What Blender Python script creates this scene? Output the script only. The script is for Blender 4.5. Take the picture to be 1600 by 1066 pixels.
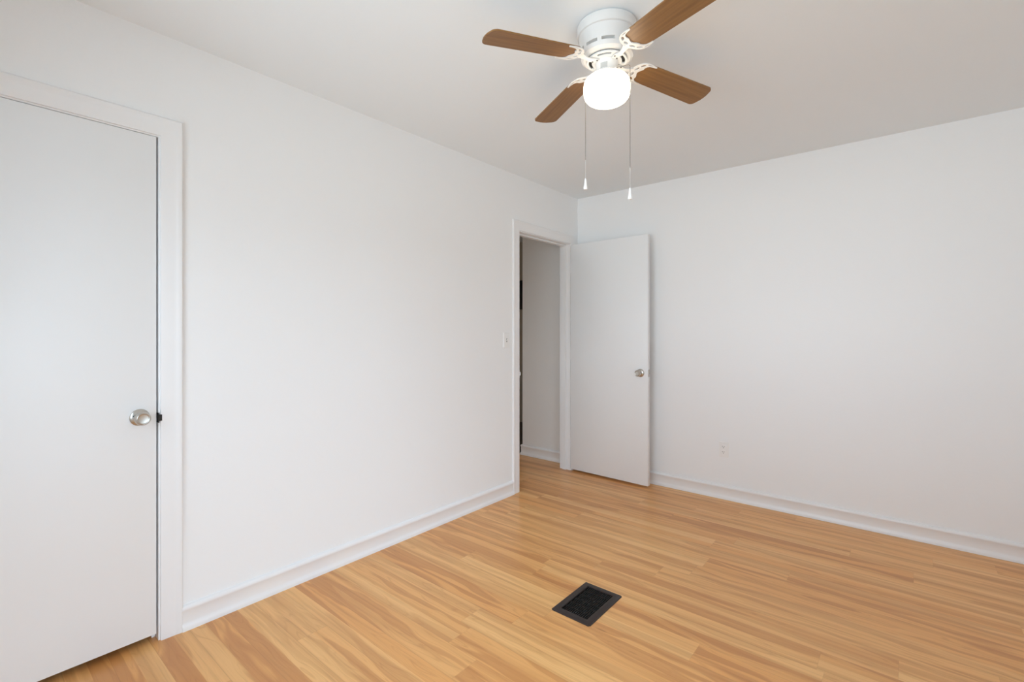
import bpy, bmesh, math
from math import sin, cos, pi, radians
from mathutils import Vector, Matrix

for o in list(bpy.data.objects):
    bpy.data.objects.remove(o)
SC = bpy.context.scene
COL = SC.collection

# ------------------------------------------------------------------ camera
HC = 2.44                                   # ceiling height
cam_d = bpy.data.cameras.new('camera')
cam = bpy.data.objects.new('camera', cam_d); COL.objects.link(cam)
cam_d.sensor_fit = 'HORIZONTAL'; cam_d.sensor_width = 36.0
cam_d.lens = 36.0 * 742.8 / 1600.0
cam_d.shift_y = -16.5 / 1600.0
cam_d.clip_start = 0.02
cam.location = (2.313, -3.707, 1.2455)
cam.rotation_euler = (radians(90), 0, radians(39.82))
SC.camera = cam

# ------------------------------------------------------------------ view, sky, daylight
SC.view_settings.view_transform = 'Standard'
SC.view_settings.look = 'None'
SC.view_settings.gamma = 1.0
SC.view_settings.use_curve_mapping = False
SC.view_settings.exposure = 0.0
SC.cycles.max_bounces = 16
SC.cycles.diffuse_bounces = 12
SC.cycles.sample_clamp_indirect = 6.0
SC.cycles.use_denoising = True

SKY = 4.48
world = bpy.data.worlds.new('overcast_sky'); SC.world = world
world.use_nodes = True
wn, wl = world.node_tree.nodes, world.node_tree.links
bg = wn['Background']
wtc = wn.new('ShaderNodeTexCoord'); wsep = wn.new('ShaderNodeSeparateXYZ')
wmap = wn.new('ShaderNodeMapRange'); wmap.inputs[1].default_value = -1; wmap.inputs[2].default_value = 1
wl.new(wtc.outputs['Generated'], wsep.inputs[0]); wl.new(wsep.outputs[2], wmap.inputs[0])
def sky_ramp(ground, horizon, zenith):
    r = wn.new('ShaderNodeValToRGB'); el = r.color_ramp.elements
    el[0].position = 0.0; el[0].color = (*ground, 1); el[1].position = 1.0; el[1].color = (*zenith, 1)
    e = el.new(.485); e.color = (*ground, 1)
    e = el.new(.505); e.color = (*horizon, 1)
    wl.new(wmap.outputs[0], r.inputs[0]); return r
# unseen outdoors: ground and sky levels fitted per window to light the room
front = sky_ramp((1.18, 1.37, 1.49), (.84, 1.0, 1.17), (.94, 1.13, 1.32))
right = sky_ramp((.30, .35, .38), (1.60, 1.98, 2.36), (1.80, 2.23, 2.66))
wazi = wn.new('ShaderNodeMath'); wazi.operation = 'ADD'
wl.new(wsep.outputs[0], wazi.inputs[0]); wl.new(wsep.outputs[1], wazi.inputs[1])
wside = wn.new('ShaderNodeMapRange'); wside.interpolation_type = 'SMOOTHSTEP'
wside.inputs[1].default_value = -.45; wside.inputs[2].default_value = .45
wl.new(wazi.outputs[0], wside.inputs[0])
wmix = wn.new('ShaderNodeMix'); wmix.data_type = 'RGBA'
wl.new(wside.outputs[0], wmix.inputs[0]); wl.new(front.outputs[0], wmix.inputs[6]); wl.new(right.outputs[0], wmix.inputs[7])
wl.new(wmix.outputs[2], bg.inputs[0])
# soft bright area added low over the horizon to brighten the wall with the outlet
GLOW, GDIR = 1.1, Vector((-.045, -1, .07)).normalized()
wdot = wn.new('ShaderNodeVectorMath'); wdot.operation = 'DOT_PRODUCT'; wdot.inputs[1].default_value = GDIR
wnv = wn.new('ShaderNodeVectorMath'); wnv.operation = 'NORMALIZE'
wl.new(wtc.outputs['Generated'], wnv.inputs[0]); wl.new(wnv.outputs[0], wdot.inputs[0])
wg = wn.new('ShaderNodeMapRange'); wg.interpolation_type = 'SMOOTHSTEP'
wg.inputs[1].default_value = cos(radians(15)); wg.inputs[2].default_value = cos(radians(3))
wg.inputs[3].default_value = SKY; wg.inputs[4].default_value = SKY * (1 + GLOW)
wl.new(wdot.outputs['Value'], wg.inputs[0]); wl.new(wg.outputs[0], bg.inputs[1])

WIN = [  # windows: (axis, wall coordinate, centre along the wall, width, sill z, head z)
    ('y', -4.36, 1.55, 2.10, 0.75, 2.10),
    ('x', 3.36, -3.30, 1.15, 0.08, 1.80)]
def portal(name, loc, rot, sx, sy):
    d = bpy.data.lights.new(name, 'AREA'); d.shape = 'RECTANGLE'; d.size = sx; d.size_y = sy
    d.energy = 1.0; d.cycles.is_portal = True
    o = bpy.data.objects.new(name, d); COL.objects.link(o); o.location = loc; o.rotation_euler = rot
for axis, w, c, wd, z0, z1 in WIN:
    if axis == 'y': portal('window_daylight', (c, w + .02, (z0 + z1) / 2), (radians(90), 0, 0), wd, z1 - z0)
    else:           portal('window_daylight', (w - .02, c, (z0 + z1) / 2), (radians(90), 0, radians(90)), wd, z1 - z0)

hall_d = bpy.data.lights.new('hall_fill', 'AREA'); hall_d.energy = 4.5; hall_d.shape = 'RECTANGLE'; hall_d.size = .8; hall_d.size_y = .9; hall_d.color = (.93, .98, 1)  # unseen fill lamp, added to brighten the hallway wall
hall_l = bpy.data.objects.new('hall_fill', hall_d); COL.objects.link(hall_l); hall_l.location = (-1.1, -1.58, .65); hall_l.rotation_euler = (radians(80), 0, 0)

# ------------------------------------------------------------------ materials
def lin(r, g, b):
    f = lambda c: (c / 255 / 12.92) if c / 255 <= .04045 else ((c / 255 + .055) / 1.055) ** 2.4
    return (f(r), f(g), f(b), 1)
def mat(name, col, rough=.5, metal=0, spec=.5, bump=0, bscale=200, emis=None, coat=0):
    m = bpy.data.materials.new(name); m.use_nodes = True
    n, l = m.node_tree.nodes, m.node_tree.links
    b = n['Principled BSDF']
    b.inputs['Base Color'].default_value = col
    b.inputs['Roughness'].default_value = rough
    b.inputs['Metallic'].default_value = metal
    b.inputs['Specular IOR Level'].default_value = spec
    b.inputs['Coat Weight'].default_value = coat
    if emis:
        b.inputs['Emission Color'].default_value = emis[0]; b.inputs['Emission Strength'].default_value = emis[1]
    if bump:
        tc = n.new('ShaderNodeTexCoord'); no = n.new('ShaderNodeTexNoise'); bp = n.new('ShaderNodeBump')
        no.inputs['Scale'].default_value = bscale; no.inputs['Detail'].default_value = 3
        bp.inputs['Strength'].default_value = bump; bp.inputs['Distance'].default_value = .004
        l.new(tc.outputs['Object'], no.inputs['Vector']); l.new(no.outputs[0], bp.inputs['Height'])
        l.new(bp.outputs[0], b.inputs['Normal'])
    return m

M_WALL = mat('wall_paint', (.862, .874, .880, 1), .62, spec=.35, bump=.10, bscale=55)
M_CEIL = mat('ceiling_paint', (.835, .880, .908, 1), .8, spec=.2, bump=.08, bscale=60)
M_TRIM = mat('trim_gloss_paint', (.84, .845, .85, 1), .33)
M_DOOR = mat('door_paint', (.835, .852, .860, 1), .38, bump=.03, bscale=30)
M_HALL = mat('hall_paint', (.82, .815, .80, 1), .7, spec=.3, bump=.08, bscale=55)
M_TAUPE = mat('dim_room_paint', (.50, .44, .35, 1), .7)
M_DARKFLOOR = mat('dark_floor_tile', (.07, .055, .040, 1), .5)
M_NICKEL = mat('satin_nickel', (.56, .535, .49, 1), .30, metal=1)
M_BLACK = mat('black_plastic', (.010, .010, .010, 1), .5)
M_DARKHOLE = mat('dark_recess', (.012, .011, .010, 1), .8)
M_STRIKE = mat('dark_strike_metal', (.03, .028, .026, 1), .45, metal=.6)
M_FANW = mat('fan_white_enamel', (.74, .735, .72, 1), .28)
M_CHAIN = mat('bead_chain_metal', (.20, .19, .17, 1), .4, metal=1)
M_CORD = mat('white_pull_cord', (.66, .66, .64, 1), .6)
M_PULL = mat('white_pull_plastic', (.88, .88, .87, 1), .35)
M_PLATE = mat('white_plate_plastic', (.85, .85, .84, 1), .3)
M_GREYP = mat('grey_slot_shadow', (.11, .105, .10, 1), .6)
M_LABEL = mat('grey_sticker', (.50, .50, .49, 1), .5)
M_VENT = mat('brown_vent_enamel', (.034, .023, .020, 1), .45, spec=.35)
M_VENTIN = mat('black_vent_grille', (.012, .010, .009, 1), .5, spec=.3)
M_GLOBE = mat('lit_opal_glass', (.9, .9, .88, 1), .2, emis=((1, .86, .66, 1), 4.8))

def wood_floor():
    m = bpy.data.materials.new('laminate_planks'); m.use_nodes = True
    n, l = m.node_tree.nodes, m.node_tree.links
    b = n['Principled BSDF']
    def M(op, a, c=None, d=None):
        q = n.new('ShaderNodeMath'); q.operation = op
        for i, v in enumerate((a, c, d)):
            if v is None: continue
            if isinstance(v, (int, float)): q.inputs[i].default_value = v
            else: l.new(v, q.inputs[i])
        return q.outputs[0]
    def vec(x, y, z):
        q = n.new('ShaderNodeCombineXYZ')
        for i, v in enumerate((x, y, z)):
            if isinstance(v, (int, float)): q.inputs[i].default_value = v
            else: l.new(v, q.inputs[i])
        return q.outputs[0]
    def white(v, dim='3D'):
        q = n.new('ShaderNodeTexWhiteNoise'); q.noise_dimensions = dim; l.new(v, q.inputs['Vector']); return q
    def noise(v, scale, detail=2, rough=.5):
        q = n.new('ShaderNodeTexNoise'); q.inputs['Scale'].default_value = scale
        q.inputs['Detail'].default_value = detail; q.inputs['Roughness'].default_value = rough
        l.new(v, q.inputs['Vector']); return q.outputs[0]
    def smooth(v, a, c):
        q = n.new('ShaderNodeMapRange'); q.interpolation_type = 'SMOOTHSTEP'
        l.new(v, q.inputs[0]); q.inputs[1].default_value = a; q.inputs[2].default_value = c; return q.outputs[0]
    def mix(fac, a, c):
        q = n.new('ShaderNodeMix'); q.data_type = 'RGBA'
        if isinstance(fac, (int, float)): q.inputs[0].default_value = fac
        else: l.new(fac, q.inputs[0])
        for i, v in ((6, a), (7, c)):
            if isinstance(v, tuple): q.inputs[i].default_value = v
            else: l.new(v, q.inputs[i])
        return q.outputs[2]
    tc = n.new('ShaderNodeTexCoord'); sp = n.new('ShaderNodeSeparateXYZ')
    l.new(tc.outputs['Object'], sp.inputs[0]); x, y = sp.outputs[0], sp.outputs[1]
    PW, PL = .127, 1.24                                  # board width and length
    row = M('FLOOR', M('DIVIDE', y, PW)); fy = M('FRACT', M('DIVIDE', y, PW))
    rsh = white(vec(row, 3.7, 1.3)).outputs[0]
    bx = M('ADD', M('DIVIDE', x, PL), M('MULTIPLY', rsh, 7.31))
    brd = M('FLOOR', bx); fbx = M('FRACT', bx)
    idc = white(vec(row, brd, 4.4)); r1 = idc.outputs[0]
    sc2 = n.new('ShaderNodeSeparateColor'); l.new(idc.outputs[1], sc2.inputs[0])
    r2, r3 = sc2.outputs[0], sc2.outputs[1]
    # each board carries two printed strips of slightly different tone
    half = M('GREATER_THAN', fy, M('ADD', .42, M('MULTIPLY', r3, .16)))
    r4 = white(vec(row, brd, M('ADD', half, 11.0))).outputs[0]
    off = M('MULTIPLY', M('ADD', r2, M('MULTIPLY', half, .37)), 41.0)
    # knots: a few swirls the grain flows around
    vo = n.new('ShaderNodeTexVoronoi'); vo.feature = 'F1'; vo.inputs['Scale'].default_value = 1.0; vo.inputs['Randomness'].default_value = .9
    l.new(vec(M('ADD', M('MULTIPLY', x, 1.5), off), M('MULTIPLY', y, 7.0), off), vo.inputs['Vector'])
    vsp = n.new('ShaderNodeSeparateColor'); l.new(vo.outputs['Color'], vsp.inputs[0])
    kn = M('MULTIPLY', smooth(vo.outputs['Distance'], .30, .0), M('GREATER_THAN', vsp.outputs[0], .62))
    warp = noise(vec(M('MULTIPLY', x, 2.4), M('MULTIPLY', y, 4.0), off), 1.0, 2)
    fig0 = noise(vec(M('ADD', M('MULTIPLY', x, 1.15), off), M('ADD', M('MULTIPLY', y, 16.0), M('MULTIPLY', warp, 1.6)), off), 1.0, 1.0, .4)
    fig = M('ADD', fig0, M('MULTIPLY', kn, .22))
    heart = M('MULTIPLY', smooth(fig, .522, .565), M('ADD', .35, M('MULTIPLY', r4, .55)))
    rdist = M('ABSOLUTE', M('SUBTRACT', M('FRACT', M('MULTIPLY', fig, 12.0)), .5))
    ring = M('MULTIPLY', smooth(rdist, .36, .5), smooth(warp, .35, .6))
    fib = noise(vec(M('MULTIPLY', x, 3.0), M('MULTIPLY', y, 110.0), off), 1.0, 3, .6)
    band = noise(vec(M('MULTIPLY', x, .7), M('MULTIPLY', y, 30.0), off), 1.0, 2, .5)
    light_, mid_, dark_, deep_ = lin(240, 190, 125), lin(228, 166, 100), lin(188, 124, 69), lin(150, 95, 52)
    c = mix(r4, light_, mid_)
    c = mix(M('MULTIPLY', smooth(band, .40, .70), .45), c, dark_)
    c = mix(M('MULTIPLY', heart, .66), c, dark_)
    c = mix(M('MULTIPLY', ring, .30), c, dark_)
    c = mix(M('MULTIPLY', smooth(fib, .50, .75), .20), c, deep_)
    c = mix(M('MULTIPLY', M('MULTIPLY', smooth(vo.outputs['Distance'], .055, .01), M('GREATER_THAN', vsp.outputs[0], .62)), .5), c, deep_)
    ey = M('MINIMUM', fy, M('SUBTRACT', 1.0, fy)); jy = smooth(M('MULTIPLY', ey, PW), .0016, .0004)
    ebx = M('MINIMUM', fbx, M('SUBTRACT', 1.0, fbx)); jx = smooth(M('MULTIPLY', ebx, PL), .0018, .0004)
    c = mix(M('MULTIPLY', M('MAXIMUM', jy, M('MULTIPLY', jx, .45)), .26), c, deep_)
    l.new(c, b.inputs['Base Color'])
    b.inputs['Roughness'].default_value = .30
    b.inputs['Specular IOR Level'].default_value = .45
    bp = n.new('ShaderNodeBump'); bp.inputs['Strength'].default_value = .12; bp.inputs['Distance'].default_value = .0015
    l.new(M('SUBTRACT', 1.0, M('MAXIMUM', jy, jx)), bp.inputs['Height']); l.new(bp.outputs[0], b.inputs['Normal'])
    return m
M_FLOOR = wood_floor()

def blade_wood():
    m = bpy.data.materials.new('oak_blade'); m.use_nodes = True
    n, l = m.node_tree.nodes, m.node_tree.links
    b = n['Principled BSDF']
    tc = n.new('ShaderNodeTexCoord'); mp = n.new('ShaderNodeMapping'); no = n.new('ShaderNodeTexNoise'); r = n.new('ShaderNodeValToRGB')
    mp.inputs['Scale'].default_value = (3, 75, 20)
    no.inputs['Scale'].default_value = 1; no.inputs['Detail'].default_value = 4
    l.new(tc.outputs['Object'], mp.inputs[0]); l.new(mp.outputs[0], no.inputs['Vector']); l.new(no.outputs[0], r.inputs[0])
    r.color_ramp.elements[0].position = .3; r.color_ramp.elements[0].color = lin(120, 84, 43)
    r.color_ramp.elements[1].position = .7; r.color_ramp.elements[1].color = lin(146, 105, 57)
    l.new(r.outputs[0], b.inputs['Base Color']); b.inputs['Roughness'].default_value = .42
    return m
M_BLADE = blade_wood()

def pane_mat():
    m = bpy.data.materials.new('window_glass'); m.use_nodes = True
    n, l = m.node_tree.nodes, m.node_tree.links
    n.remove(n['Principled BSDF'])
    t = n.new('ShaderNodeBsdfTransparent'); g = n.new('ShaderNodeBsdfGlossy'); g.inputs['Roughness'].default_value = .02
    f = n.new('ShaderNodeFresnel'); f.inputs[0].default_value = 1.3
    mx = n.new('ShaderNodeMixShader')
    l.new(f.outputs[0], mx.inputs[0]); l.new(t.outputs[0], mx.inputs[1]); l.new(g.outputs[0], mx.inputs[2])
    l.new(mx.outputs[0], n['Material Output'].inputs[0])
    return m
M_PANE = pane_mat()

# ------------------------------------------------------------------ mesh helpers
def box(bm, a, b):
    x0, y0, z0 = a; x1, y1, z1 = b
    v = [bm.verts.new(p) for p in ((x0,y0,z0),(x1,y0,z0),(x1,y1,z0),(x0,y1,z0),(x0,y0,z1),(x1,y0,z1),(x1,y1,z1),(x0,y1,z1))]
    for f in ((3,2,1,0),(4,5,6,7),(0,1,5,4),(1,2,6,5),(2,3,7,6),(3,0,4,7)):
        bm.faces.new([v[i] for i in f])
    return v
def bevel(bm, w, seg=2):
    bmesh.ops.bevel(bm, geom=list(bm.edges), offset=w, segments=seg, affect='EDGES', profile=.5, clamp_overlap=True)
def lathe(bm, prof, seg=48, mtx=None):
    """prof: (r, z) list turned about z; r = 0 closes an end."""
    rings = []
    for r, z in prof:
        if r < 1e-6: rings.append([bm.verts.new((0, 0, z))])
        else: rings.append([bm.verts.new((r * cos(2*pi*i/seg), r * sin(2*pi*i/seg), z)) for i in range(seg)])
    faces = []
    for A, B in zip(rings, rings[1:]):
        fr = []
        for i in range(seg):
            j = (i + 1) % seg
            if len(A) == 1 and len(B) == 1: continue
            if len(A) == 1: q = (A[0], B[i], B[j])
            elif len(B) == 1: q = (A[i], B[0], A[j])
            else: q = (A[i], B[i], B[j], A[j])
            fr.append(bm.faces.new(q))
        faces.append(fr)
    if mtx is not None:
        vs = [v for R in rings for v in R]
        bmesh.ops.transform(bm, matrix=mtx, verts=vs)
    return faces
def tube(bm, pts, r, seg=8):
    pts = [Vector(p) for p in pts]; rings = []
    rr = r if isinstance(r, (list, tuple)) else [r] * len(pts)
    for i, p in enumerate(pts):
        d = (pts[min(i+1, len(pts)-1)] - pts[max(i-1, 0)]).normalized()
        u = d.orthogonal().normalized() if abs(d.z) > .9 else Vector((0, 0, 1)).cross(d).normalized()
        w = d.cross(u)
        rings.append([bm.verts.new(p + (u * cos(2*pi*k/seg) + w * sin(2*pi*k/seg)) * rr[i]) for k in range(seg)])
    for A, B in zip(rings, rings[1:]):
        for i in range(seg):
            j = (i + 1) % seg; bm.faces.new((A[i], A[j], B[j], B[i]))
    bm.faces.new(rings[0][::-1]); bm.faces.new(rings[-1])
def strips(bm, rows, cap=True):
    """loft between equal-length point rows (an open profile swept along a path), ends capped."""
    R = [[bm.verts.new(p) for p in row] for row in rows]
    for A, B in zip(R, R[1:]):
        for i in range(len(A)):
            j = (i + 1) % len(A)
            bm.faces.new((A[i], A[j], B[j], B[i]))
    if cap:
        bm.faces.new(R[0][::-1]); bm.faces.new(R[-1])
def plate(bm, outer, holes, z0, z1):
    """flat plate with holes, thickness z0..z1."""
    loops = [outer] + holes; es = []; vl = []
    for L in loops:
        vs = [bm.verts.new((p[0], p[1], z0)) for p in L]; vl += vs
        for i in range(len(vs)): es.append(bm.edges.new((vs[i], vs[(i+1) % len(vs)])))
    r = bmesh.ops.triangle_fill(bm, edges=es, use_beauty=True, use_dissolve=False)
    fs = [g for g in r['geom'] if isinstance(g, bmesh.types.BMFace)]
    ex = bmesh.ops.extrude_face_region(bm, geom=fs)
    nv = [g for g in ex['geom'] if isinstance(g, bmesh.types.BMVert)]
    bmesh.ops.translate(bm, vec=(0, 0, z1 - z0), verts=nv)
    return vl + nv
def obj(name, bm, m, parent=None, smooth=None, loc=None, rot=None):
    bmesh.ops.recalc_face_normals(bm, faces=list(bm.faces))
    me = bpy.data.meshes.new(name); bm.to_mesh(me); bm.free()
    me.materials.append(m)
    o = bpy.data.objects.new(name, me); COL.objects.link(o)
    if loc: o.location = loc
    if rot: o.rotation_euler = rot
    if parent: o.parent = parent
    if smooth is not None:
        for p in me.polygons: p.use_smooth = True
        bpy_smooth(me, smooth)
    return o
def bpy_smooth(me, ang):
    b2 = bmesh.new(); b2.from_mesh(me)
    for e in b2.edges:
        if len(e.link_faces) == 2 and e.calc_face_angle(0) > radians(ang): e.smooth = False
    b2.to_mesh(me); b2.free()
def empty(name, loc, rotz=0):
    o = bpy.data.objects.new(name, None); COL.objects.link(o)
    o.location = loc; o.rotation_euler = (0, 0, rotz); o.empty_display_size = .1
    return o
def tag(o, label, cat, group=None, kind=None):
    o['label'] = label; o['category'] = cat
    if group: o['group'] = group
    if kind: o['kind'] = kind
    return o
def boxes(name, L, m, parent=None, bv=0):
    bm = bmesh.new()
    for a, b in L: box(bm, a, b)
    if bv: bevel(bm, bv)
    return obj(name, bm, m, parent, smooth=30 if bv else None)
S = 'structure'

# ------------------------------------------------------------------ room shell
XR, YF = 3.25, -4.25                     # right wall, wall behind the camera
WT = .11                                 # wall thickness
D1 = (-3.913, -3.150, 2.022)             # closet opening: y0, y1, head
D2 = (-.848, -.123, 2.012)               # bedroom doorway
J = .019                                 # jamb board thickness
VX0, VX1, VY0, VY1 = 1.105, 1.270, -1.945, -1.690   # duct opening in the floor
fl = boxes('floor', [((-2.0, VY1, -.10), (XR + WT, 1.45, 0)), ((-2.0, YF - WT, -.10), (XR + WT, VY0, 0)),
                     ((-2.0, VY0, -.10), (VX0, VY1, 0)), ((VX1, VY0, -.10), (XR + WT, VY1, 0))], M_FLOOR)
tag(fl, 'glossy honey coloured laminate strip floor', 'floor', kind=S)
tag(boxes('ceiling', [((-2.0, YF - WT, HC), (XR + WT, 1.45, HC + .08))], M_CEIL), 'plain off-white ceiling that carries the fan', 'ceiling', kind=S)
tag(boxes('wall_left', [
    ((-WT, YF - WT, 0), (0, D1[0] - J, HC)), ((-WT, D1[0] - J, D1[2] + J), (0, D1[1] + J, HC)),
    ((-WT, D1[1] + J, 0), (0, D2[0] - J, HC)), ((-WT, D2[0] - J, D2[2] + J), (0, D2[1] + J, HC)),
    ((-WT, D2[1] + J, 0), (0, WT, HC))], M_WALL), 'long white wall holding the closet door and the doorway', 'wall', kind=S)
tag(boxes('wall_back', [((0, 0, 0), (XR + WT, WT, HC))], M_WALL), 'white wall behind the open door with the outlet', 'wall', kind=S)
tag(boxes('wall_closet', [((-.70, D1[0] - .3, 0), (-.66, D1[1] + .3, HC)), ((-.66, D1[0] - .3, 0), (-WT, D1[0] - .26, HC)), ((-.66, D1[1] + .26, 0), (-WT, D1[1] + .3, HC))], M_HALL), 'closet walls hidden behind the closed closet door', 'wall', kind=S)
def holed(name, axis, w, c, wd, z0, z1, a0, a1, label):
    L = []
    for u0, u1, q0, q1 in ((a0, c - wd/2, 0, HC), (c + wd/2, a1, 0, HC), (c - wd/2, c + wd/2, 0, z0), (c - wd/2, c + wd/2, z1, HC)):
        if axis == 'y': L.append(((u0, w, q0), (u1, w + WT, q1)))
        else:           L.append(((w - WT, u0, q0), (w, u1, q1)))
    tag(boxes(name, L, M_WALL), label, 'wall', kind=S)
holed('wall_front', *WIN[0], 0, XR, 'white wall behind the viewer with a wide window')
holed('wall_right', *WIN[1], YF - WT, 0, 'white wall to the right of the viewer with a window')

def window(name, axis, w, c, wd, z0, z1, label):
    def P(u, d, z):                     # u along the wall, d depth inward from the outside face
        return (c + u, w + d, z) if axis == 'y' else (w - d, c + u, z)
    def bb(L):
        bm = bmesh.new()
        for u0, u1, d0, d1, q0, q1 in L:
            a, b = P(u0, d0, q0), P(u1, d1, q1)
            box(bm, tuple(map(min, a, b)), tuple(map(max, a, b)))
        return bm
    h = wd / 2; t = .04; m = (z0 + z1) / 2
    r = obj(name, bb([(-h, -h+t, .035, .085, z0, z1), (h-t, h, .035, .085, z0, z1), (-h+t, h-t, .035, .085, z0, z0+t), (-h+t, h-t, .035, .085, z1-t, z1),
                      (-.025, .025, .04, .08, z0+t, z1-t)]), M_TRIM)
    tag(r, label, 'window', kind=S)
    obj('sash_rail', bb([(-h+t, -.025, .045, .075, m-.018, m+.018), (.025, h-t, .045, .075, m-.018, m+.018)]), M_TRIM, r)
    obj('window_pane', bb([(-h+t, -.025, .058, .062, z0+t, m-.018), (.025, h-t, .058, .062, z0+t, m-.018),
                           (-h+t, -.025, .058, .062, m+.018, z1-t), (.025, h-t, .058, .062, m+.018, z1-t)]), M_PANE, r)
    obj('window_sill', bb([(-h-.05, h+.05, WT, WT+.035, z0-.03, z0)]), M_TRIM, r)
window('window_1', *WIN[0], 'wide white framed window in the wall behind the viewer')
window('window_2', *WIN[1], 'low white framed window in the wall to the right')

# hallway beyond the doorway
HY, HX = .03, -.665
hl = boxes('wall_hall', [((HX, HY, 0), (-WT, HY + .10, HC)), ((HX, HY + .10, 0), (HX + .10, 1.32, HC))], M_HALL)
tag(hl, 'grey-lit hallway wall seen through the open doorway', 'wall', kind=S)
tag(boxes('wall_hall_end', [((-2.0, 1.32, 0), (HX + .10, 1.42, HC))], M_TAUPE), 'dim taupe wall far beyond the doorway', 'wall', kind=S)
tag(boxes('wall_hall_far', [((-2.0, -1.70, 0), (-1.90, 1.32, HC)), ((-1.90, -1.70, 0), (-WT, -1.60, HC))], M_HALL), 'hallway wall hidden past the doorway', 'wall', kind=S)
tag(boxes('floor_hall', [((-1.90, HY + .02, .0), (HX, 1.32, .004))], M_DARKFLOOR), 'dark floor of the dim room past the hallway corner', 'floor', kind=S)

def base_profile():                     # (projection from the wall, z)
    return [(0, 0), (.019, 0), (.019, .010), (.0165, .019), (.012, .026), (.011, .034), (.011, .078), (.0145, .083), (.0150, .091), (.011, .099), (.004, .104), (0, .104)]
def baseboard(name, path, label):
    """path: list of (corner point, outward mitre vector)."""
    bm = bmesh.new()
    strips(bm, [[(p[0] + d * n[0], p[1] + d * n[1], z) for d, z in base_profile()] for p, n in path])
    return tag(obj(name, bm, M_TRIM, smooth=40), label, 'baseboard', kind=S)
baseboard('baseboard_left', [((0, -3.072), (1, 0)), ((0, -.927), (1, 0))], 'white moulded baseboard along the long left wall')
baseboard('baseboard_back', [((0, 0), (0, -1)), ((XR, 0), (0, -1))], 'white moulded baseboard under the wall with the outlet')
baseboard('baseboard_right', [((XR, -.02), (-1, 0)), ((XR, YF + .02), (-1, 0))], 'white baseboard along the wall to the right of the viewer')
baseboard('baseboard_front', [((XR - .02, YF), (0, 1)), ((.02, YF), (0, 1))], 'white baseboard on the wall behind the viewer')
baseboard('baseboard_hall', [((-WT, HY), (0, -1)), ((HX, HY), (-1, -1)), ((HX, 1.30), (-1, 0))], 'white baseboard wrapping the hallway corner past the doorway')

# ------------------------------------------------------------------ casings and jambs
def casing(bm, y0, y1, zh, rev=.006):
    prof = [(rev, 0), (rev, .009), (rev + .006, .0105), (rev + .045, .0120), (rev + .056, .0125), (rev + .060, .0145), (rev + .071, .0142), (rev + .0765, .0085), (rev + .0765, 0)]
    rows = []
    for yy, zz, sy, sz in ((y0, 0, -1, 0), (y0, zh, -1, 1), (y1, zh, 1, 1), (y1, 0, 1, 0)):
        rows.append([(d, yy + sy * u, zz + sz * u) for u, d in prof])
    strips(bm, rows)
def jamb(bm, y0, y1, zh, t, x0, x1):
    rows = []
    for yy, zz, sy, sz in ((y0, 0, -1, 0), (y0, zh, -1, 1), (y1, zh, 1, 1), (y1, 0, 1, 0)):
        rows.append([(x0, yy, zz), (x1, yy, zz), (x1, yy + sy * t, zz + sz * t), (x0, yy + sy * t, zz + sz * t)])
    strips(bm, rows)
def door_trim(name, D, label):
    bm = bmesh.new(); casing(bm, *D)
    r = obj(name, bm, M_TRIM, smooth=35); tag(r, label, 'door frame', kind=S)
    bm = bmesh.new(); jamb(bm, *D, J, -WT, 0)
    obj('door_jamb', bm, M_TRIM, r)
    bm = bmesh.new(); jamb(bm, D[0] + .0130, D[1] - .0130, D[2] - .0130, .0110, -.078, -.042)
    obj('door_stop', bm, M_TRIM, r)
    return r
t1 = door_trim('trim_1', D1, 'white casing around the closed closet door')
t2 = door_trim('trim_2', D2, 'white casing around the open doorway to the hall')
# strike plates on the jambs
boxes('strike_plate', [((-.030, D1[1] - .0022, .876), (.0095, D1[1] + .001, .914)), ((.0, D1[1] + .0005, .883), (.0100, D1[1] + .0135, .908))], M_STRIKE, t1)['label'] = 'dark metal strike plate'
boxes('strike_plate', [((-.032, D2[0], .880), (.004, D2[0] + .002, .938)), ((.002, D2[0] - .002, .898), (.011, D2[0] + .006, .924))], M_TRIM, t2)

# ------------------------------------------------------------------ doors
def knob_parts(slab, loc, rot, pin):
    """round satin nickel knob; local z points out of the door face."""
    bm = bmesh.new()
    lathe(bm, [(.0, .006), (.0130, .006), (.0118, .020), (.0120, .026), (.0165, .031), (.0235, .037), (.0262, .044), (.0258, .051),
               (.0225, .0575), (.0200, .0592), (.0180, .0588), (.0165, .0570), (.0090, .0562), (0, .0560)], 40)
    k = obj('door_knob', bm, M_NICKEL, slab, smooth=40, loc=loc, rot=rot); k['label'] = 'satin nickel knob'
    bm = bmesh.new()
    lathe(bm, [(0, 0), (.0320, 0), (.0325, .002), (.0310, .0045), (.0240, .0075), (.0155, .0105), (.0150, .006), (0, .006)], 40)
    obj('rosette', bm, M_NICKEL, k, smooth=40)
    if pin:
        bm = bmesh.new(); lathe(bm, [(0, .0084), (.0028, .0084), (.0028, .0096), (0, .0096)], 12, Matrix.Translation((0, 0, 0)))
        obj('pin_hole', bm, M_DARKHOLE, k, loc=(-.0075, -.0200, -.0008), smooth=30)
    else:
        bm = bmesh.new(); lathe(bm, [(0, .0562), (.0055, .0562), (.0055, .0590), (0, .0590)], 16)
        obj('lock_button', bm, M_NICKEL, k, smooth=30)
    return k
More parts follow.
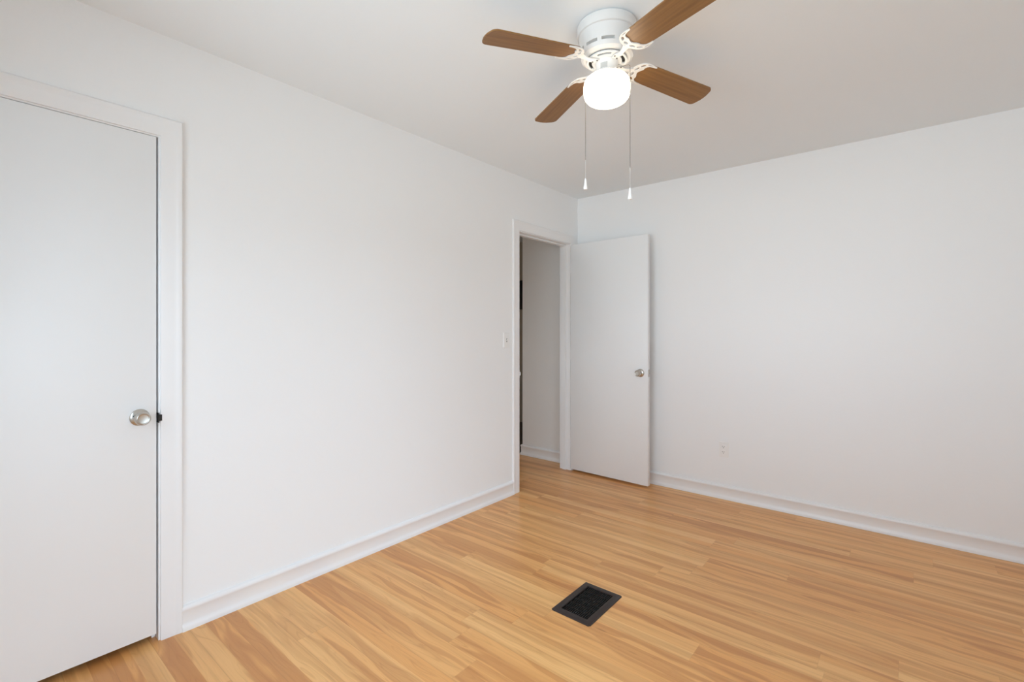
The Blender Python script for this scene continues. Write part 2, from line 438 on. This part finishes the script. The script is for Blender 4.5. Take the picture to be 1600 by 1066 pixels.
# closet door, closed in its frame
gap = .0045
bm = bmesh.new(); box(bm, (-.036, D1[0] + gap, .030), (-.0005, D1[1] - gap - .002, D1[2] - .0018)); bevel(bm, .0012, 2)
d1 = tag(obj('door_1', bm, M_DOOR, smooth=30), 'flat white closet door, closed, with a satin nickel knob', 'door', kind=S)
knob_parts(d1, (-.0005, -3.211, .905), (0, radians(90), 0), True)
boxes('latch', [((-.024, D1[1] - gap - .0025, .882), (-.004, D1[1] - .0021, .908))], M_STRIKE, d1)
# bedroom door, swung open against the back wall
ang = radians(-1.6)
DW, DZ0, DZ1, DT = .732, .016, 2.004, .0345
bm = bmesh.new(); box(bm, (0, -DT, DZ0), (DW, 0, DZ1)); bevel(bm, .0015, 2)
d2 = tag(obj('door_2', bm, M_DOOR, smooth=30, loc=(.0065, -.092, 0), rot=(0, 0, ang)), 'flat white bedroom door standing open against the back wall', 'door', kind=S)
knob_parts(d2, (DW - .063, -DT, .907), (radians(90), 0, 0), False)
kb = knob_parts(d2, (DW - .063, 0, .907), (radians(-90), 0, 0), True)
lp = boxes('latch_plate', [((DW - .0005, -DT/2 - .0125, .878), (DW + .0012, -DT/2 + .0125, .936))], M_NICKEL, d2)
bm = bmesh.new(); strips(bm, [[(DW, -DT/2 - .006, z), (DW + .011, -DT/2 - .006, z), (DW + .002, -DT/2 + .006, z), (DW, -DT/2 + .006, z)] for z in (.898, .916)])
obj('latch_bolt', bm, M_NICKEL, lp)
for z in (.25, 1.03, 1.80):
    bm = bmesh.new(); lathe(bm, [(0, -.045), (.0055, -.045), (.0055, .045), (0, .045)], 14)
    box(bm, (-.004, -.028, -.044), (.0002, -.003, .044))
    obj('hinge', bm, M_TRIM, d2, loc=(-.0022, -.001, z), smooth=30)

# ------------------------------------------------------------------ wall plates
def wall_plate(name, loc, rotz):
    r = empty(name, loc, rotz)                                    # local x along the wall, local -y out of the wall
    bm = bmesh.new(); box(bm, (-.035, -.0065, -.0575), (.035, 0, .0575))
    top = [e for e in bm.edges if all(v.co.y < -.006 for v in e.verts)]
    bmesh.ops.bevel(bm, geom=top, offset=.004, segments=3, affect='EDGES')
    obj('cover_plate', bm, M_PLATE, r, smooth=40)
    return r
ol = tag(wall_plate('electrical_outlet', (1.2635, 0, .365), 0), 'white duplex electrical outlet low on the back wall', 'outlet')
for s in (-1, 1):
    bm = bmesh.new()
    pts = [(.0165 * cos(a), .0140 * sin(a)) for a in [2*pi*i/28 for i in range(28)]]
    pts = [(max(-.0165, min(.0165, px * 1.15)), max(-.0125, min(.0125, pz * 1.1))) for px, pz in pts]
    strips(bm, [[(px, yy, pz) for px, pz in pts] for yy in (-.0060, -.0088)])
    rc = obj('receptacle', bm, M_PLATE, ol, loc=(0, 0, s * .0195))
    bm = bmesh.new()
    box(bm, (-.0075, -.0092, -.001), (-.0048, -.0085, .0075)); box(bm, (.0048, -.0092, 0), (.0072, -.0085, .0065))
    lathe(bm, [(0, .0085), (.0028, .0085), (.0028, .0092), (0, .0092)], 14, Matrix.Translation((0, 0, -.0065)) @ Matrix.Rotation(radians(90), 4, 'X'))
    obj('socket_slots', bm, M_GREYP, rc)
bm = bmesh.new(); lathe(bm, [(0, .006), (.0032, .006), (.0030, .0076), (0, .0080)], 14, Matrix.Rotation(radians(90), 4, 'X'))
obj('screw', bm, M_PLATE, ol, smooth=40)
sw = tag(wall_plate('light_switch', (0, -1.002, 1.172), radians(90)), 'white toggle light switch beside the doorway casing', 'light switch')
bm = bmesh.new(); box(bm, (-.0055, -.0074, -.012), (.0055, -.0060, .012))
sl = obj('switch_slot', bm, M_GREYP, sw)
bm = bmesh.new(); strips(bm, [[(-w, y - .001, z), (w, y - .001, z), (w, y + .002, z + h), (-w, y + .002, z + h)] for w, y, z, h in ((.0042, -.006, -.006, .010), (.0034, -.019, .004, .006))])
obj('toggle', bm, M_PLATE, sw)
for z in (-.030, .030):
    bm = bmesh.new(); lathe(bm, [(0, .006), (.0030, .006), (.0028, .0074), (0, .0078)], 14, Matrix.Rotation(radians(90), 4, 'X'))
    obj('screw', bm, M_PLATE, sw, loc=(0, 0, z), smooth=40)

# ------------------------------------------------------------------ floor register
rg = tag(empty('floor_register', (1.1875, -1.8185, 0)), 'dark brown metal floor vent set into the laminate', 'floor vent')
OX, OY, IX, IY = .0985, .149, .0665, .117
bm = bmesh.new()
rows = []
for sx, sy in ((-1, -1), (1, -1), (1, 1), (-1, 1), (-1, -1)):
    rows.append([(sx * (OX - q), sy * (OY - q), z) for q, z in ((0, .0002), (0, .0022), (.004, .0052), (OX - IX - .003, .0066), (OX - IX, .0056), (OX - IX, .0002))])
strips(bm, rows, cap=False)
bmesh.ops.remove_doubles(bm, verts=list(bm.verts), dist=1e-5)
vert_edges = [e for e in bm.edges if abs(e.verts[0].co.x - e.verts[1].co.x) < 1e-6 and abs(e.verts[0].co.y - e.verts[1].co.y) < 1e-6 and abs(e.verts[0].co.x) > OX - .001]
bmesh.ops.bevel(bm, geom=vert_edges, offset=.006, segments=3, affect='EDGES')
obj('frame', bm, M_VENT, rg, smooth=50)
bm = bmesh.new()
for k in range(1, 6):
    y = -IY + 2 * IY * k / 6; box(bm, (-IX, y - .0016, -.006), (IX, y + .0016, .0026))
for k in range(1, 14):
    x = -IX + 2 * IX * k / 14; box(bm, (x - .0019, -IY, -.007), (x + .0019, IY, .0022))
obj('grille', bm, M_VENTIN, rg)
bm = bmesh.new()
for a, b in (((-.082, -.127, -.0995), (.082, .127, -.097)), ((-.082, -.127, -.097), (-.0795, .127, -.001)), ((.0795, -.127, -.097), (.082, .127, -.001)),
             ((-.0795, -.127, -.097), (.0795, -.1245, -.001)), ((-.0795, .1245, -.097), (.0795, .127, -.001))): box(bm, a, b)
obj('duct_box', bm, M_DARKHOLE, rg)

# ------------------------------------------------------------------ ceiling fan
FX, FY = 1.402, -2.032
fan = tag(empty('ceiling_fan', (FX, FY, HC)), 'white flush-mount ceiling fan with four wood blades and a lit globe', 'ceiling fan')
bm = bmesh.new()
NS = 80
F = lathe(bm, [(0, 0), (.1060, 0), (.1060, -.0040), (.1150, -.0040), (.1160, -.0065), (.1160, -.038), (.1145, -.041), (.1090, -.043), (.1080, -.050), (.1057, -.097), (.1050, -.109), (.1000, -.124), (.090, -.131), (.0, -.131)], NS)
# cooling slots: recessed pairs around the lower band
slots = [F[9][i] for i in range(NS) if i % 8 < 6]
ins = bmesh.ops.inset_region(bm, faces=slots, thickness=.0010, depth=0)
ex = bmesh.ops.extrude_face_region(bm, geom=slots)
for v in [g for g in ex['geom'] if isinstance(g, bmesh.types.BMVert)]:
    r = math.hypot(v.co.x, v.co.y); v.co.x *= (r - .022) / r; v.co.y *= (r - .022) / r
bmesh.ops.delete(bm, geom=slots, context='FACES')
obj('motor_housing', bm, M_FANW, fan, smooth=35)
# rotating flywheel with dark openings
bm = bmesh.new()
outer = [(.078 * cos(2*pi*i/48), .078 * sin(2*pi*i/48)) for i in range(48)]
holes = []
TH = -2.009
for k in range(4):
    a0 = TH + pi/4 + k * pi/2
    arc = [(.070 * cos(a0 + t), .070 * sin(a0 + t)) for t in [(-.42 + .84*i/8) for i in range(9)]]
    arc += [(.058 * cos(a0 + t), .058 * sin(a0 + t)) for t in [(.42 - .84*i/8) for i in range(9)]]
    holes.append(arc)
plate(bm, outer, holes, -.141, -.135)
obj('flywheel', bm, M_FANW, fan)
bm = bmesh.new(); lathe(bm, [(0, -.131), (.074, -.131), (.074, -.1345), (0, -.1345)], 40)  # near-black disc, painted as the shade inside the flywheel openings
obj('dark_backing', bm, M_DARKHOLE, fan, smooth=30)
# switch housing, fitter, globe
bm = bmesh.new(); lathe(bm, [(0, -.1405), (.044, -.1405), (.0445, -.144), (.0440, -.150), (.0405, -.154), (.0395, -.182), (.041, -.186), (.041, -.190), (0, -.190)], 40)
sh = obj('switch_housing', bm, M_FANW, fan, smooth=40)
bm = bmesh.new()
cam_dir = math.atan2(cam.location.y - FY, cam.location.x - FX)
a0 = cam_dir - .28
strips(bm, [[(r * cos(a0 + t), r * sin(a0 + t), z) for r, z in ((.0390, -.1775), (.0412, -.1775), (.0414, -.1580), (.0390, -.1580))] for t in [(-.33 + .66*i/8) for i in range(9)]])
obj('label_plate', bm, M_LABEL, sh)['label'] = 'grey rectangular sticker'
bm = bmesh.new(); lathe(bm, [(0, -.188), (.050, -.188), (.056, -.191), (.058, -.197), (.058, -.203), (.0, -.203)], 44)
obj('globe_fitter', bm, M_FANW, fan, smooth=40)
for k in range(3):
    a = cam_dir + .5 + k * 2*pi/3
    bm = bmesh.new(); lathe(bm, [(0, .056), (.0022, .056), (.0022, .066), (.0045, .066), (.0045, .070), (0, .070)], 10, Matrix.Rotation(a, 4, 'Z') @ Matrix.Rotation(radians(90), 4, 'Y'))
    obj('thumb_screw', bm, M_FANW, fan, loc=(0, 0, -.199), smooth=30)
bm = bmesh.new()
lathe(bm, [(0, -.196), (.050, -.196), (.062, -.198), (.074, -.203), (.083, -.211), (.0885, -.221), (.0905, -.232), (.0905, -.256), (.0890, -.268), (.0850, -.279),
           (.0780, -.288), (.0680, -.2945), (.0540, -.299), (.0360, -.3015), (.0180, -.3025), (0, -.303)], 56)
obj('light_globe', bm, M_GLOBE, fan, smooth=60)['label'] = 'lit white opal glass globe'
# blades and blade irons
def ell(cx, cy, rx, ry, t=0, n=16):
    return [(cx + rx * cos(2*pi*i/n) * cos(t) - ry * sin(2*pi*i/n) * sin(t), cy + rx * cos(2*pi*i/n) * sin(t) + ry * sin(2*pi*i/n) * cos(t)) for i in range(n)]
half = [(.1175, 0), (.1185, .009), (.1215, .018), (.1250, .027), (.1310, .038), (.1400, .048), (.1510, .0555), (.1650, .0590), (.1820, .0590), (.2060, .0560),
        (.2060, .0515), (.1900, .0505), (.1760, .0475), (.1670, .0410), (.1630, .0330), (.1635, .0240), (.1590, .0150), (.1535, .0070), (.1520, 0)]
irono = half + [(x, -y) for x, y in half[-2:0:-1]]
holes_i = [ell(.1375, .0150, .0110, .0066, 1.25), ell(.1375, -.0150, .0110, .0066, -1.25),
           ell(.1500, .0395, .0115, .0052, .75), ell(.1500, -.0395, .0115, .0052, -.75), ell(.1740, .0535, .0120, .0022, .03), ell(.1740, -.0535, .0120, .0022, -.03)]
def blade_outline():
    pts = []
    def arc(cx, cy, rx, ry, a0, a1, n=7):
        for i in range(n + 1):
            a = a0 + (a1 - a0) * i / n; pts.append((cx + rx * cos(a), cy + ry * sin(a)))
    wr, wt, r0, r1 = .0525, .0600, .146, .5165
    arc(r0 + .020, -wr + .022, .020, .022, pi, 1.5 * pi)
    arc(r1 - .026, -wt + .028, .022, .028, 1.5 * pi, 1.96 * pi)
    pts.append((r1, -.018)); pts.append((r1 + .0012, 0)); pts.append((r1, .018))
    arc(r1 - .026, wt - .028, .022, .028, .04 * pi, .5 * pi)
    arc(r0 + .020, wr - .022, .020, .022, .5 * pi, pi)
    return pts
BP = Matrix.Rotation(radians(-8), 4, 'X')
for k in range(4):
    a = TH + k * pi / 2
    tilt = Matrix.Translation((0, 0, -.1262)) @ Matrix.Rotation(radians(4.9), 4, 'Y') @ BP
    bm = bmesh.new(); plate(bm, blade_outline(), [], -.0025, .0025)
    b_ = obj('blade', bm, M_BLADE, fan); b_.matrix_local = Matrix.Rotation(a, 4, 'Z') @ tilt
    bm = bmesh.new()
    plate(bm, irono, holes_i, -.0068, -.0028)
    bmesh.ops.transform(bm, matrix=tilt, verts=list(bm.verts))
    strips(bm, [[(x, -w, z - .0035), (x, w, z - .0035), (x, w * .8, z + .003), (x, -w * .8, z + .003)] for x, w, z in
                ((.046, .0135, -.1450), (.062, .0130, -.1450), (.074, .0100, -.1465), (.088, .0085, -.1470), (.102, .0090, -.1440), (.114, .0130, -.1410), (.124, .0170, -.1400))])
    ir = obj('blade_iron', bm, M_FANW, fan, smooth=35); ir.rotation_euler = (0, 0, a); ir['label'] = 'white scrolled blade bracket'
    for sx, sy in ((.0520, .0085), (.0620, -.0085)):
        bm = bmesh.new(); lathe(bm, [(0, 0), (.0034, 0), (.0030, -.0020), (0, -.0026)], 12)
        obj('screw', bm, M_CHAIN, ir, loc=(sx, sy, -.1484), smooth=40)
# pull chains
def chain(x, y, z0, z1, z2, z3):
    x -= FX; y -= FY
    n = math.hypot(x, y); ux, uy = x / n, y / n
    bm = bmesh.new()
    arm = [(ux * .038, uy * .038, -.172), (ux * .060, uy * .060, -.1745), (x * .93, y * .93, -.178), (x * .99, y * .99, -.182), (x, y, -.188)]
    tube(bm, arm, .0011, 8)
    z = -.188; k = 0
    prof = []
    while z > z1 - HC:
        prof += [(.0007, z), (.00135, z - .0014), (.0007, z - .0028)]; z -= .0030
    lathe(bm, [(0, -.187)] + prof + [(0, z)], 8, Matrix.Translation((x, y, 0)))
    c = obj('pull_chain', bm, M_CHAIN, fan, smooth=60); c['label'] = 'metal pull chain with a white cord and bell'
    bm = bmesh.new(); lathe(bm, [(0, z1 - HC + .003), (.0015, z1 - HC + .002), (.0015, z1 - HC - .004), (.0006, z1 - HC - .006), (.0006, z2 - HC), (0, z2 - HC)], 10, Matrix.Translation((x, y, 0)))
    obj('pull_cord', bm, M_CORD, c, smooth=40)
    h = z2 - z3
    bm = bmesh.new(); lathe(bm, [(0, z2 - HC), (.0026, z2 - HC), (.0040, z2 - HC - .12*h), (.0052, z2 - HC - .5*h), (.0082, z2 - HC - .80*h), (.0085, z2 - HC - .92*h), (.0070, z2 - HC - h), (0, z2 - HC - h)], 18, Matrix.Translation((x, y, 0)))
    obj('pull_bell', bm, M_PULL, c, smooth=50)
# the two chains hang just outside the globe on opposite sides
rx, ry = cos(radians(39.82)), sin(radians(39.82))
fx, fy = -sin(radians(39.82)), cos(radians(39.82))
chain(FX - .0750 * rx + .056 * fx, FY - .0750 * ry + .056 * fy, 0, 1.934, 1.860, 1.816)
chain(FX + .0780 * rx - .054 * fx, FY + .0780 * ry - .054 * fy, 0, 1.866, 1.790, 1.746)

# ------------------------------------------------------------------ beyond the hallway
hp = tag(boxes('hanging_panel', [((-1.88, 1.29, 1.53), (-1.45, 1.32, 1.92))], M_BLACK, bv=.003), 'black rectangular panel hanging on the dim wall past the hallway corner', 'wall panel')
